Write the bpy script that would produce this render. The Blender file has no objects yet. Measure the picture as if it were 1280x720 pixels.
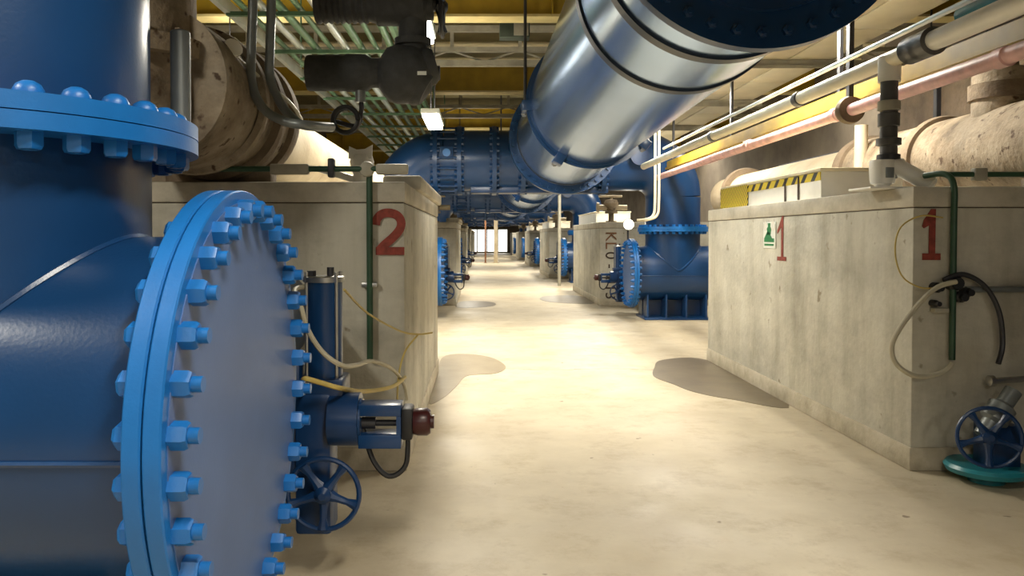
import bpy, bmesh, math, random
from mathutils import Vector, Matrix, Euler
random.seed(7)
PI = math.pi
scn = bpy.context.scene
COL = scn.collection

# ------------------------------------------------------------------ camera
cam_d = bpy.data.cameras.new('camera'); cam = bpy.data.objects.new('camera', cam_d); COL.objects.link(cam)
cam.location = (0, 0, 1.5)
cam_d.sensor_width = 36.0; cam_d.lens = 28.125            # f = 1000 px at 1280 wide
cam.rotation_euler = (math.radians(90 - 1.3), 0, 0)
cam_d.shift_y = -41.3 / 1280; cam_d.shift_x = 38 / 1280
cam_d.clip_start = 0.05; cam_d.clip_end = 300
scn.camera = cam
# ------------------------------------------------------------------ world, exposure
w = bpy.data.worlds.new('world'); scn.world = w; w.use_nodes = True
w.node_tree.nodes['Background'].inputs[0].default_value = (0.75, 0.85, 1.0, 1)
w.node_tree.nodes['Background'].inputs[1].default_value = 0.05
vs = scn.view_settings
vs.view_transform = 'Standard'; vs.look = 'None'; vs.gamma = 1.0; vs.use_curve_mapping = False
vs.exposure = 0.06
LAMP_W = 150.0
LAMP_COL = (1.0, 0.93, 0.79)

# ------------------------------------------------------------------ materials
M = {}
def nt(name):
    m = bpy.data.materials.new(name); m.use_nodes = True
    n = m.node_tree; b = n.nodes['Principled BSDF']
    M[name] = m
    return m, n, b
def L(n, a, ao, b, bi): n.links.new(a.outputs[ao], b.inputs[bi])
def plain(name, col, rough=0.5, metal=0.0, var=0.12, scale=6.0, bump=0.0, bscale=60.0, spec=0.5):
    m, n, b = nt(name)
    tc = n.nodes.new('ShaderNodeTexCoord')
    no = n.nodes.new('ShaderNodeTexNoise'); no.inputs['Scale'].default_value = scale; no.inputs['Detail'].default_value = 5
    L(n, tc, 'Object', no, 'Vector')
    r = n.nodes.new('ShaderNodeValToRGB')
    r.color_ramp.elements[0].position = .3; r.color_ramp.elements[1].position = .72
    r.color_ramp.elements[0].color = tuple(c * (1 - var) for c in col) + (1,)
    r.color_ramp.elements[1].color = tuple(min(1, c * (1 + var)) for c in col) + (1,)
    L(n, no, 'Fac', r, 'Fac'); L(n, r, 'Color', b, 'Base Color')
    b.inputs['Roughness'].default_value = rough; b.inputs['Metallic'].default_value = metal
    b.inputs['Specular IOR Level'].default_value = spec
    if bump:
        n2 = n.nodes.new('ShaderNodeTexNoise'); n2.inputs['Scale'].default_value = bscale; n2.inputs['Detail'].default_value = 4
        L(n, tc, 'Object', n2, 'Vector')
        bp = n.nodes.new('ShaderNodeBump'); bp.inputs['Strength'].default_value = bump; bp.inputs['Distance'].default_value = .01
        L(n, n2, 'Fac', bp, 'Height'); L(n, bp, 'Normal', b, 'Normal')
    return m
def emis(name, col, s):
    m, n, b = nt(name)
    b.inputs['Base Color'].default_value = (.8, .8, .8, 1)
    b.inputs['Emission Color'].default_value = col + (1,); b.inputs['Emission Strength'].default_value = s
    return m
def mottled(name, cols, scale, rough=.85, bump=.3, stretch=(1, 1, 1), spots=None, bscale=25, big=None):
    """several colours mixed by layered noise, optional dark specks"""
    m, n, b = nt(name)
    tc = n.nodes.new('ShaderNodeTexCoord'); mp = n.nodes.new('ShaderNodeMapping'); mp.inputs['Scale'].default_value = stretch
    g = n.nodes.new('ShaderNodeNewGeometry'); L(n, g, 'Position', mp, 'Vector')
    no = n.nodes.new('ShaderNodeTexNoise'); no.inputs['Scale'].default_value = scale; no.inputs['Detail'].default_value = 8; no.inputs['Roughness'].default_value = .62
    L(n, mp, 'Vector', no, 'Vector')
    r = n.nodes.new('ShaderNodeValToRGB')
    els = r.color_ramp.elements
    while len(els) < len(cols): els.new(.5)
    for i, c in enumerate(cols):
        els[i].position = .28 + .46 * i / max(1, len(cols) - 1); els[i].color = c + (1,)
    L(n, no, 'Fac', r, 'Fac')
    out = r
    oname = 'Color'
    if spots:
        s = n.nodes.new('ShaderNodeTexNoise'); s.inputs['Scale'].default_value = spots[0]; s.inputs['Detail'].default_value = 3
        L(n, g, 'Position', s, 'Vector')
        rr = n.nodes.new('ShaderNodeValToRGB'); rr.color_ramp.elements[0].position = spots[1]; rr.color_ramp.elements[1].position = spots[1] + .06
        rr.color_ramp.elements[0].color = (0, 0, 0, 1); rr.color_ramp.elements[1].color = (1, 1, 1, 1)
        L(n, s, 'Fac', rr, 'Fac')
        mx = n.nodes.new('ShaderNodeMix'); mx.data_type = 'RGBA'
        n.links.new(rr.outputs['Color'], mx.inputs[0]); n.links.new(r.outputs['Color'], mx.inputs[6]); mx.inputs[7].default_value = spots[2] + (1,)
        n.links.new(mx.outputs[2], b.inputs['Base Color'])
    else:
        L(n, r, 'Color', b, 'Base Color')
    if big:
        bn = n.nodes.new('ShaderNodeTexNoise'); bn.inputs['Scale'].default_value = big[0]; bn.inputs['Detail'].default_value = 6; bn.inputs['Roughness'].default_value = .7
        m4 = n.nodes.new('ShaderNodeMapping'); m4.inputs['Scale'].default_value = (1, 1, 1.6); L(n, g, 'Position', m4, 'Vector'); L(n, m4, 'Vector', bn, 'Vector')
        br = n.nodes.new('ShaderNodeValToRGB'); br.color_ramp.elements[0].position = .36; br.color_ramp.elements[1].position = .58
        br.color_ramp.elements[0].color = (big[1],) * 3 + (1,); br.color_ramp.elements[1].color = (1, 1, 1, 1); L(n, bn, 'Fac', br, 'Fac')
        mu = n.nodes.new('ShaderNodeMix'); mu.data_type = 'RGBA'; mu.blend_type = 'MULTIPLY'; mu.inputs[0].default_value = 1.0
        src = b.inputs['Base Color'].links[0].from_socket
        n.links.new(src, mu.inputs[6]); n.links.new(br.outputs['Color'], mu.inputs[7]); n.links.new(mu.outputs[2], b.inputs['Base Color'])
    b.inputs['Roughness'].default_value = rough
    n2 = n.nodes.new('ShaderNodeTexNoise'); n2.inputs['Scale'].default_value = bscale; n2.inputs['Detail'].default_value = 5
    L(n, g, 'Position', n2, 'Vector')
    bp = n.nodes.new('ShaderNodeBump'); bp.inputs['Strength'].default_value = bump; bp.inputs['Distance'].default_value = .02
    L(n, n2, 'Fac', bp, 'Height'); L(n, bp, 'Normal', b, 'Normal')
    return m
def stripes(name, a, c, scale, axis=(1, 1, 1)):
    m, n, b = nt(name)
    g = n.nodes.new('ShaderNodeNewGeometry')
    v = n.nodes.new('ShaderNodeVectorMath'); v.operation = 'DOT_PRODUCT'; v.inputs[1].default_value = axis
    L(n, g, 'Position', v, 0)
    ml = n.nodes.new('ShaderNodeMath'); ml.operation = 'MULTIPLY'; ml.inputs[1].default_value = scale; n.links.new(v.outputs['Value'], ml.inputs[0])
    fr = n.nodes.new('ShaderNodeMath'); fr.operation = 'FRACT'; n.links.new(ml.outputs[0], fr.inputs[0])
    gt = n.nodes.new('ShaderNodeMath'); gt.operation = 'GREATER_THAN'; gt.inputs[1].default_value = .62; n.links.new(fr.outputs[0], gt.inputs[0])
    mx = n.nodes.new('ShaderNodeMix'); mx.data_type = 'RGBA'
    n.links.new(gt.outputs[0], mx.inputs[0]); mx.inputs[6].default_value = a + (1,); mx.inputs[7].default_value = c + (1,)
    n.links.new(mx.outputs[2], b.inputs['Base Color']); b.inputs['Roughness'].default_value = .5
    return m

plain('blue_paint', (.007, .044, .14), .30, var=.10, scale=3, bump=.05, bscale=90)
plain('bright_blue', (.007, .135, .44), .40, var=.08, scale=8, bump=.06, bscale=120)
plain('disc_blue', (.075, .145, .34), .48, var=.10, scale=4, bump=.05, bscale=80)
plain('deep_blue', (.006, .036, .12), .35, var=.15, scale=4)
plain('gasket', (.01, .03, .06), .7)
plain('steel', (.45, .45, .44), .35, metal=.9, var=.15, scale=12)
plain('dark_steel', (.05, .05, .055), .45, metal=.4, var=.2)
plain('grey_pipe', (.22, .24, .24), .4, metal=.3, var=.15)
plain('black_rubber', (.012, .012, .013), .5)
plain('dark_red', (.05, .008, .008), .35)
plain('foam_grey', (.055, .058, .06), .75, var=.25, scale=14, bump=.25, bscale=70)
plain('green_pipe', (.028, .075, .04), .4, var=.2)
plain('green_tray', (.10, .20, .12), .45, var=.25)
plain('silver_rail', (.62, .68, .68), .35, metal=.5)
plain('yellow_paint', (.42, .28, .02), .5, var=.2, scale=3)
plain('yellow_pale', (.70, .58, .26), .55, var=.15, scale=3)
plain('cream_pipe', (.78, .70, .50), .4, var=.08)
plain('pink_pipe', (.78, .47, .46), .45, var=.2, scale=9, bump=.1)
plain('pvc_white', (.85, .83, .76), .35, var=.06)
plain('pvc_grey', (.09, .09, .09), .4, var=.25)
plain('beige_hose', (.50, .46, .34), .5)
plain('yellow_cable', (.55, .42, .12), .5)
plain('red_paint', (.25, .045, .03), .75, var=.35, scale=22)
plain('dark_paint', (.06, .04, .03), .8, var=.3, scale=20)
plain('sign_white', (.85, .88, .82), .4, var=.03)
plain('sign_green', (.03, .22, .08), .4, var=.05)
plain('clad_metal', (.33, .48, .74), .22, metal=.92, var=.06, scale=2, bump=.03, bscale=14)
plain('band_dark', (.01, .02, .04), .4)
plain('ceiling_board', (.66, .60, .44), .6, var=.12, scale=2)
plain('truss_grey', (.36, .34, .27), .55, var=.2)
plain('box_green', (.06, .08, .06), .5)
plain('rust', (.20, .09, .04), .8, var=.3)
plain('teal', (.02, .22, .27), .35)
emis('lamp_glow', (1.0, .93, .78), 14.0)
emis('bulb_glow', (1.0, .95, .82), 9.0)
emis('daylight', (1.0, .97, .90), 3.2)
mottled('dirty_pipe', [(.12, .085, .05), (.27, .21, .14), (.38, .31, .22), (.47, .40, .30)], 2.6, .8, .5, spots=(11, .62, (.10, .06, .035)), big=(1.7, .55))
mottled('dirty_smooth', [(.34, .26, .16), (.50, .42, .29), (.58, .50, .37)], 1.6, .7, .15)
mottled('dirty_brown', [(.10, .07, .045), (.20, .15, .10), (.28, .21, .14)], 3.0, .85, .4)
mottled('concrete', [(.40, .375, .30), (.54, .515, .43), (.62, .60, .52)], 2.2, .85, .25, stretch=(1.6, 1.6, .28), spots=(7, .68, (.28, .24, .17)), big=(1.1, .74))
mottled('plinth', [(.33, .29, .21), (.46, .41, .31), (.56, .51, .41)], 4.5, .85, .3)
mottled('concrete_cap', [(.42, .39, .31), (.55, .51, .42), (.60, .57, .48)], 2.5, .85, .25, big=(1.6, .75))
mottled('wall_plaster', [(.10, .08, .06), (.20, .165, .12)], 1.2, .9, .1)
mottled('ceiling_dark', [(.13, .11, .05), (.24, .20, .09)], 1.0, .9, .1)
mottled('wet', [(.13, .10, .065), (.20, .16, .10)], 3.0, .38, .05)
mottled('damp', [(.25, .20, .125), (.33, .27, .175)], 3.0, .5, .1)
stripes('hazard', (.75, .58, .02), (.02, .02, .02), 5.0, (.3, .9, 1.0))
stripes('hazard_small', (.75, .58, .02), (.02, .02, .02), 16.0, (.0, 1.0, 1.0))
# floor: trowelled concrete with scuffs, specks and a crack
def floor_mat():
    m, n, b = nt('floor_concrete')
    g = n.nodes.new('ShaderNodeNewGeometry')
    def noise(s, d, rough=.6, st=None):
        o = n.nodes.new('ShaderNodeTexNoise'); o.inputs['Scale'].default_value = s; o.inputs['Detail'].default_value = d; o.inputs['Roughness'].default_value = rough
        if st:
            mp = n.nodes.new('ShaderNodeMapping'); mp.inputs['Scale'].default_value = st; L(n, g, 'Position', mp, 'Vector'); L(n, mp, 'Vector', o, 'Vector')
        else: L(n, g, 'Position', o, 'Vector')
        return o
    def ramp(src, p0, p1, c0, c1):
        r = n.nodes.new('ShaderNodeValToRGB'); r.color_ramp.elements[0].position = p0; r.color_ramp.elements[1].position = p1
        r.color_ramp.elements[0].color = c0 + (1,); r.color_ramp.elements[1].color = c1 + (1,); n.links.new(src.outputs[0], r.inputs[0]); return r
    base = ramp(noise(.9, 8, .65), .3, .7, (.44, .365, .25), (.61, .53, .385))
    dirt = ramp(noise(2.6, 9, .75), .50, .72, (0, 0, 0), (.8, .8, .8))
    mx = n.nodes.new('ShaderNodeMix'); mx.data_type = 'RGBA'; n.links.new(dirt.outputs[0], mx.inputs[0]); n.links.new(base.outputs[0], mx.inputs[6]); mx.inputs[7].default_value = (.36, .28, .17, 1)
    spk = ramp(noise(9, 2, .5), .73, .77, (0, 0, 0), (.8, .8, .8))
    m2 = n.nodes.new('ShaderNodeMix'); m2.data_type = 'RGBA'; n.links.new(spk.outputs[0], m2.inputs[0]); n.links.new(mx.outputs[2], m2.inputs[6]); m2.inputs[7].default_value = (.15, .10, .06, 1)
    # crack across the aisle
    sp = n.nodes.new('ShaderNodeSeparateXYZ'); L(n, g, 'Position', sp, 'Vector')
    wob = noise(1.3, 4)
    a = n.nodes.new('ShaderNodeMath'); a.operation = 'MULTIPLY_ADD'; a.inputs[1].default_value = .5; a.inputs[2].default_value = -9.3
    n.links.new(wob.outputs[0], a.inputs[0])
    s = n.nodes.new('ShaderNodeMath'); s.operation = 'ADD'; n.links.new(sp.outputs['Y'], s.inputs[0]); n.links.new(a.outputs[0], s.inputs[1])
    ab = n.nodes.new('ShaderNodeMath'); ab.operation = 'ABSOLUTE'; n.links.new(s.outputs[0], ab.inputs[0])
    lt = n.nodes.new('ShaderNodeMath'); lt.operation = 'LESS_THAN'; lt.inputs[1].default_value = .012; n.links.new(ab.outputs[0], lt.inputs[0])
    h = n.nodes.new('ShaderNodeMath'); h.operation = 'MULTIPLY'; h.inputs[1].default_value = .6; n.links.new(lt.outputs[0], h.inputs[0])
    m3 = n.nodes.new('ShaderNodeMix'); m3.data_type = 'RGBA'; n.links.new(h.outputs[0], m3.inputs[0]); n.links.new(m2.outputs[2], m3.inputs[6]); m3.inputs[7].default_value = (.16, .12, .08, 1)
    n.links.new(m3.outputs[2], b.inputs['Base Color'])
    rr = ramp(noise(1.5, 5), .3, .7, (.42, .42, .42), (.70, .70, .70)); n.links.new(rr.outputs[0], b.inputs['Roughness'])
    bp = n.nodes.new('ShaderNodeBump'); bp.inputs['Strength'].default_value = .12; bp.inputs['Distance'].default_value = .01
    nb = noise(30, 5); n.links.new(nb.outputs[0], bp.inputs['Height']); L(n, bp, 'Normal', b, 'Normal')
floor_mat()

ORD = ['', 'first', 'second', 'third', 'fourth', 'fifth', 'sixth']
# ------------------------------------------------------------------ mesh builder
def frame(d):
    d = Vector(d).normalized()
    u = d.cross(Vector((0, 0, 1)))
    if u.length < 1e-4: u = Vector((1, 0, 0))
    u.normalize(); v = d.cross(u).normalized()
    return d, u, v
class MB:
    def __init__(s): s.v = []; s.f = []
    def add(s, vs_, fs):
        o = len(s.v); s.v += [tuple(p) for p in vs_]; s.f += [tuple(i + o for i in f) for f in fs]; return s
    def box(s, c, size, rot=None, bev=0.0):
        hx, hy, hz = [a / 2 for a in size]
        if bev <= 0:
            vs_ = [Vector((x, y, z)) for x in (-hx, hx) for y in (-hy, hy) for z in (-hz, hz)]
            fs = [(0, 1, 3, 2), (4, 6, 7, 5), (0, 4, 5, 1), (2, 3, 7, 6), (0, 2, 6, 4), (1, 5, 7, 3)]
        else:
            bm = bmesh.new(); bmesh.ops.create_cube(bm, size=1.0)
            for q in bm.verts: q.co = Vector((q.co.x * size[0], q.co.y * size[1], q.co.z * size[2]))
            bmesh.ops.bevel(bm, geom=list(bm.edges), offset=bev, segments=2, affect='EDGES', profile=.5)
            bm.verts.index_update()
            vs_ = [q.co.copy() for q in bm.verts]; fs = [[q.index for q in f.verts] for f in bm.faces]; bm.free()
        R = rot.to_matrix() if isinstance(rot, Euler) else (rot or Matrix.Identity(3))
        return s.add([R @ p + Vector(c) for p in vs_], fs)
    def b6(s, x0, x1, y0, y1, z0, z1, bev=0.0):
        return s.box(((x0 + x1) / 2, (y0 + y1) / 2, (z0 + z1) / 2), (abs(x1 - x0), abs(y1 - y0), abs(z1 - z0)), None, bev)
    def lathe(s, p, d, prof, n=24, phase=0.0):
        """prof: list of (distance along axis, radius); radius 0 closes to a point"""
        d, u, v = frame(d); p = Vector(p); base = len(s.v); rings = []
        for t, r in prof:
            if r <= 1e-6:
                rings.append([len(s.v)]); s.v.append(tuple(p + d * t))
            else:
                rings.append(list(range(len(s.v), len(s.v) + n)))
                for i in range(n):
                    a = 2 * PI * i / n + phase
                    s.v.append(tuple(p + d * t + u * (r * math.cos(a)) + v * (r * math.sin(a))))
        for A, B in zip(rings, rings[1:]):
            for i in range(n):
                j = (i + 1) % n
                if len(A) == 1 and len(B) == 1: continue
                if len(A) == 1: s.f.append((A[0], B[j], B[i]))
                elif len(B) == 1: s.f.append((A[i], A[j], B[0]))
                else: s.f.append((A[i], A[j], B[j], B[i]))
        return s
    def cyl(s, p0, p1, r0, r1=None, n=24, cap=True, phase=0.0):
        r1 = r0 if r1 is None else r1
        p0 = Vector(p0); p1 = Vector(p1); h = (p1 - p0).length
        pr = [(0, r0), (h, r1)]
        if cap: pr = [(0, 0)] + pr + [(h, 0)]
        return s.lathe(p0, p1 - p0, pr, n, phase)
    def ring(s, p0, p1, ri, ro, n=32):
        p0 = Vector(p0); p1 = Vector(p1); h = (p1 - p0).length
        return s.lathe(p0, p1 - p0, [(0, ri), (0, ro), (h, ro), (h, ri), (0, ri)], n)
    def tube(s, pts, r, n=10, closed=False, cap=True):
        pts = [Vector(p) for p in pts]; N = len(pts); rings = []
        T = []
        for i in range(N):
            a = pts[(i - 1) % N] if (closed or i > 0) else pts[i]
            b = pts[(i + 1) % N] if (closed or i < N - 1) else pts[i]
            T.append((b - a).normalized())
        u = frame(T[0])[1]
        for i in range(N):
            u = (u - T[i] * u.dot(T[i]))
            if u.length < 1e-5: u = frame(T[i])[1]
            u.normalize(); v = T[i].cross(u)
            rings.append(list(range(len(s.v), len(s.v) + n)))
            rr = r[i] if isinstance(r, (list, tuple)) else r
            for k in range(n):
                a = 2 * PI * k / n
                s.v.append(tuple(pts[i] + u * (rr * math.cos(a)) + v * (rr * math.sin(a))))
        pairs = list(zip(rings, rings[1:])) + ([(rings[-1], rings[0])] if closed else [])
        for A, B in pairs:
            for k in range(n):
                j = (k + 1) % n; s.f.append((A[k], A[j], B[j], B[k]))
        if cap and not closed:
            s.f.append(tuple(reversed(rings[0]))); s.f.append(tuple(rings[-1]))
        return s
    def prism(s, poly, mat, depth):
        """2-D polygon (x, y) extruded along local z, placed with a 4x4 matrix"""
        n = len(poly); o = len(s.v)
        for z in (0, depth):
            for x, y in poly: s.v.append(tuple(mat @ Vector((x, y, z))))
        s.f.append(tuple(o + i for i in reversed(range(n)))); s.f.append(tuple(o + n + i for i in range(n)))
        for i in range(n):
            j = (i + 1) % n; s.f.append((o + i, o + j, o + n + j, o + n + i))
        return s
    def mesh(s, name, mat, off=(0, 0, 0), smooth=True):
        me = bpy.data.meshes.new(name); o = Vector(off)
        me.from_pydata([tuple(Vector(p) - o) for p in s.v], [], s.f)
        bm = bmesh.new(); bm.from_mesh(me); bmesh.ops.recalc_face_normals(bm, faces=bm.faces); bm.to_mesh(me); bm.free()
        me.materials.append(M[mat])
        if smooth:
            me.polygons.foreach_set('use_smooth', [True] * len(me.polygons)); me.set_sharp_from_angle(angle=math.radians(38))
        me.update(); return me
    def build(s, name, mat, parent=None, origin=None, smooth=True):
        """world-space vertices; children are stored relative to their root's location"""
        off = Vector((0, 0, 0))
        if parent is not None:
            q = parent
            while q is not None: off += q.location; q = q.parent
        elif origin is not None: off = Vector(origin)
        o = bpy.data.objects.new(name, s.mesh(name, mat, off, smooth)); COL.objects.link(o)
        if parent is not None: o.parent = parent
        else: o.location = off
        return o
def tag(o, label, cat, group=None):
    o['label'] = label; o['category'] = cat
    if group: o['group'] = group
    return o
def struct(o): o['kind'] = 'structure'; return o
def stuff(o): o['kind'] = 'stuff'; return o
def thing(name, loc, label, cat, group=None):
    o = bpy.data.objects.new(name, None); COL.objects.link(o); o.location = loc; o.empty_display_size = .1
    return tag(o, label, cat, group)
def copy_tree(o, parent=None):
    c = o.copy(); COL.objects.link(c); c.parent = parent
    for ch in list(o.children): copy_tree(ch, c)
    return c
def spline(P, m=8, closed=False):
    P = [Vector(p) for p in P]; out = []; n = len(P)
    for i in range(n if closed else n - 1):
        g = lambda k: P[k % n] if closed else P[max(0, min(n - 1, k))]
        a, b, c, d = g(i - 1), g(i), g(i + 1), g(i + 2)
        for k in range(m):
            t = k / m
            out.append(.5 * (2 * b + (c - a) * t + (2 * a - 5 * b + 4 * c - d) * t * t + (3 * b - a - 3 * c + d) * t ** 3))
    if not closed: out.append(P[-1])
    return out
def arc(c, e1, e2, R, a0, a1, n=14):
    c = Vector(c); e1 = Vector(e1); e2 = Vector(e2)
    return [c + e1 * (R * math.cos(a0 + (a1 - a0) * i / n)) + e2 * (R * math.sin(a0 + (a1 - a0) * i / n)) for i in range(n + 1)]
def at(px, py, d):      # a point seen at (px, py) that stands d metres down the aisle
    return Vector(((px - 602) / 1000 * d, d, 1.5 - (py - 296) / 1000 * d))

# ------------------------------------------------------------------ the hall
XL, XR, Y0, Y1, ZC = -5.6, 7.2, -7.0, 74.0, 5.5
struct(MB().b6(XL - .2, XR + .2, Y0 - .2, Y1 + .2, -.2, 0).build('floor', 'floor_concrete', smooth=False))
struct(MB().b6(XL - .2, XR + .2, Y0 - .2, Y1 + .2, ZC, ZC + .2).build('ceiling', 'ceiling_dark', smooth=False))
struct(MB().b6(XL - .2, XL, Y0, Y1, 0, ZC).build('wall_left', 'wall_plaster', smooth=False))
struct(MB().b6(XR, XR + .2, Y0, Y1, 0, ZC).build('wall_right', 'wall_plaster', smooth=False))
struct(MB().b6(XL, XR, Y0 - .2, Y0, 0, ZC).build('wall_back', 'wall_plaster', smooth=False))
struct(MB().b6(XL, XR, Y1, Y1 + .2, 0, ZC).build('wall_far', 'wall_plaster', smooth=False))
for i, (x0, x1) in enumerate([(-1.05, -.45), (-.35, .45), (.55, 1.45), (1.55, 2.35)]):
    wn = struct(MB().b6(x0, x1, Y1 - .08, Y1, .15, 2.15).build('window_%d' % (i + 1), 'daylight', smooth=False))
    MB().b6(x0 - .05, x1 + .05, Y1 - .12, Y1 - .001, .06, .15).b6(x0 - .05, x0, Y1 - .12, Y1 - .001, .15, 2.15).b6(x1, x1 + .05, Y1 - .12, Y1 - .001, .15, 2.15).b6(x0 - .05, x1 + .05, Y1 - .12, Y1 - .001, 2.15, 2.24).build('window_frame', 'truss_grey', wn, smooth=False)

# ------------------------------------------------------------------ lamps
def lamp(x, y, z, label, lw=LAMP_W, wd=.26, ln=1.3):
    t = thing('batten_lamp', (x, y, z), label, 'lamp', 'batten lamps hung along the aisle')
    MB().b6(x - wd / 2, x + wd / 2, y - ln / 2, y + ln / 2, z, z + .07, .012).build('housing', 'sign_white', t)
    MB().b6(x - wd / 2 + .02, x + wd / 2 - .02, y - ln / 2 + .02, y + ln / 2 - .02, z - .06, z - .001, .02).build('diffuser', 'lamp_glow', t)
    for dy in (-.45, .45): MB().cyl((x, y + dy, z + .07), (x, y + dy, ZC), .008, n=6).build('hanger_rod', 'dark_steel', t)
    for dz, rx, e in ((-.075, 0, lw), (.085, PI, lw * .14)):      # downward light below the diffuser; weak upward one added to brighten the ceiling
        ld = bpy.data.lights.new('lamp_light', 'AREA'); ld.shape = 'RECTANGLE'; ld.size = wd; ld.size_y = ln; ld.energy = e; ld.color = LAMP_COL; ld.spread = PI
        lo = bpy.data.objects.new('lamp_light', ld); COL.objects.link(lo); lo.parent = t; lo.location = (0, 0, dz); lo.rotation_euler = (rx, 0, 0)
LL = 'white batten lamp glowing above the left chambers'
LR = 'white batten lamp glowing between header pipe and cream boards'
lamp(-.7, -4.5, 3.6, LL)
lamp(.55, .7, 3.75, 'added white batten lamp brightening the floor before the nearest blue arch', LAMP_W * .7)  # unseen lamp added to brighten the near floor and flange
lamp(-.62, 8.0, 3.62, 'added white batten lamp above the dark foam-wrapped valve')  # added, mostly hidden, to throw more light on the right chamber's aisle face
lamp(-.71, 11.7, 3.2, 'bright white batten lamp hung just before the first far blue arch')
for y in (22.0, 33.5, 45.0, 57.0): lamp(-.6, y, 3.3, LL)
for y in (-4.5, 7.7, 12.2, 18.6, 22.6, 30.4, 34.2, 42.0, 46.0, 54.0, 62.0): lamp(2.95, y, 3.6, LR)
for y in (1.0, 11.0): lamp(-3.3, y, 4.0, 'added white fill lamp over the left pipes by the wall', LAMP_W)  # unseen fill lamps added to brighten the left dirty pipe and wall
for y in (14.6, 25.0): lamp(5.9, y, 4.6, 'added white fill lamp over the right pipes by the wall')  # unseen fill lamps added along the right side to even out the light

# ------------------------------------------------------------------ concrete chambers
DIG1 = [(-.36, .66), (-.30, .78), (-.02, 1.0), (.16, 1.0), (.15, .13), (.36, .13), (.36, 0), (-.34, 0), (-.34, .13), (-.10, .13), (-.09, .68), (-.30, .62)]
def digit2():
    c = [(-.30, .70), (-.27, .84), (-.15, .96), (.03, .99), (.22, .93), (.32, .78), (.29, .60), (.12, .40), (-.08, .23), (-.22, .08)]
    pts = [Vector((x, y, 0)) for x, y in c]; pts = spline(pts, 4); L_, R_ = [], []
    for i, p in enumerate(pts):
        t = (pts[min(i + 1, len(pts) - 1)] - pts[max(i - 1, 0)]).normalized(); nn = Vector((-t.y, t.x, 0)) * .105
        L_.append((p + nn)[:2]); R_.append((p - nn)[:2])
    return L_ + R_[::-1]
def chamber(side, xf, y0, y1, label, zt=1.82, width=3.0, group=None, deep=True):
    s = 1 if side == 'R' else -1
    xo = xf + s * width
    t = thing('concrete_chamber', ((xf + xo) / 2, (y0 + y1) / 2, 0), label, 'concrete chamber', group)
    a, b = min(xf, xo), max(xf, xo)
    MB().b6(a, b, y0, y1, 0, zt - .135, .012).build('chamber_wall', 'concrete', t)
    MB().b6(a - .006, b + .006, y0 - .006, y1 + .006, zt - .13, zt, .012).build('cap_slab', 'concrete_cap', t)
    MB().b6(a + .01, b - .01, y0 + .01, y1 - .01, zt - .14, zt - .125).build('joint', 'dark_paint', t, smooth=False)
    MB().b6(a - .012, b + .012, y0 - .012, y1 + .012, 0, .15, .01).build('plinth', 'plinth', t)
    if side == 'L':   # low raised cover along the aisle edge
        MB().b6(xf - .25, xf + .04, y0 + .9, y1 + .06, zt, zt + .11, .02).build('cover_slab', 'concrete_cap', t)
    return t
G_CH = 'concrete chambers lining the aisle'
c1 = chamber('R', 2.75, 5.1, 9.7, 'long pale concrete chamber with red number 1 and green safety sign', group=G_CH)
c2 = chamber('L', -.49, 5.1, 8.9, 'concrete chamber with red number 2 painted on its front', zt=1.85, group=G_CH)
c3 = chamber('R', 2.57, 17.4, 22.4, 'concrete chamber with dark sideways writing behind the blue manifold', group=G_CH)
c4 = chamber('L', -.56, 17.4, 21.4, 'narrow-looking concrete chamber behind the second left manifold', group=G_CH)
for k in range(2, 6):
    chamber('R', 2.45, 17.4 + 11.6 * (k - 1), 22.0 + 11.6 * (k - 1), ORD[k - 1] + ' concrete chamber beyond the chamber with sideways writing', group='far right chambers')
    chamber('L', -.58, 17.4 + 11.6 * (k - 1), 21.4 + 11.6 * (k - 1), ORD[k - 1] + ' concrete chamber in the left row beyond the second left manifold', group='far left chambers')
def facing_cam(x, y, z, sx, sz=None):      # local x -> +X, local y -> +Z, local z -> -Y (towards the camera)
    return Matrix(((sx, 0, 0, x), (0, 0, -1, y), (0, sz or sx, 0, z), (0, 0, 0, 1)))
def facing_left(x, y, z, sy, sz=None):     # on a face that looks towards -X; local x -> -Y
    return Matrix(((0, 0, -1, x), (-sy, 0, 0, y), (0, sz or sy, 0, z), (0, 0, 0, 1)))
d2 = MB(); P2 = digit2(); h2 = len(P2) // 2; F2 = facing_cam(-.595, 5.092, 1.39, .26, .265)
for i in range(h2 - 1): d2.prism([P2[i], P2[i + 1], P2[-2 - i], P2[-1 - i]], F2, .004)
d2.prism([(-.30, -.02), (.40, -.02), (.40, .17), (-.30, .17)], F2, .006).build('painted_number', 'red_paint', c2, smooth=False)
p = at(1163, 325, 5.1)
MB().prism(DIG1, facing_cam(p.x, 5.092, p.z, .165, .325), .004).build('painted_number', 'red_paint', c1, smooth=False)
MB().prism([(-.30, .60), (-.30, .67), (.02, 1.0), (.10, 1.0), (.10, .09), (.30, .09), (.30, 0), (-.30, 0), (-.30, .09), (-.04, .09), (-.04, .76)], facing_left(2.748, 7.32, 1.5 - .030 * 7.3, .36, .41), .004).build('painted_number', 'red_paint', c1, smooth=False)
def text_mesh(body, name, mat, size, matrix, parent):
    cu = bpy.data.curves.new('lettering', 'FONT'); cu.body = body; cu.size = size; cu.extrude = .002; cu.align_x = 'LEFT'
    ob = bpy.data.objects.new('lettering', cu); COL.objects.link(ob)
    dg = bpy.context.evaluated_depsgraph_get(); me = bpy.data.meshes.new_from_object(ob.evaluated_get(dg))
    bpy.data.objects.remove(ob); me.name = name; me.materials.clear(); me.materials.append(M[mat])
    off = parent.location
    me.transform(Matrix.Translation(-off) @ matrix)
    o = bpy.data.objects.new(name, me); COL.objects.link(o); o.parent = parent; return o
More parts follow.
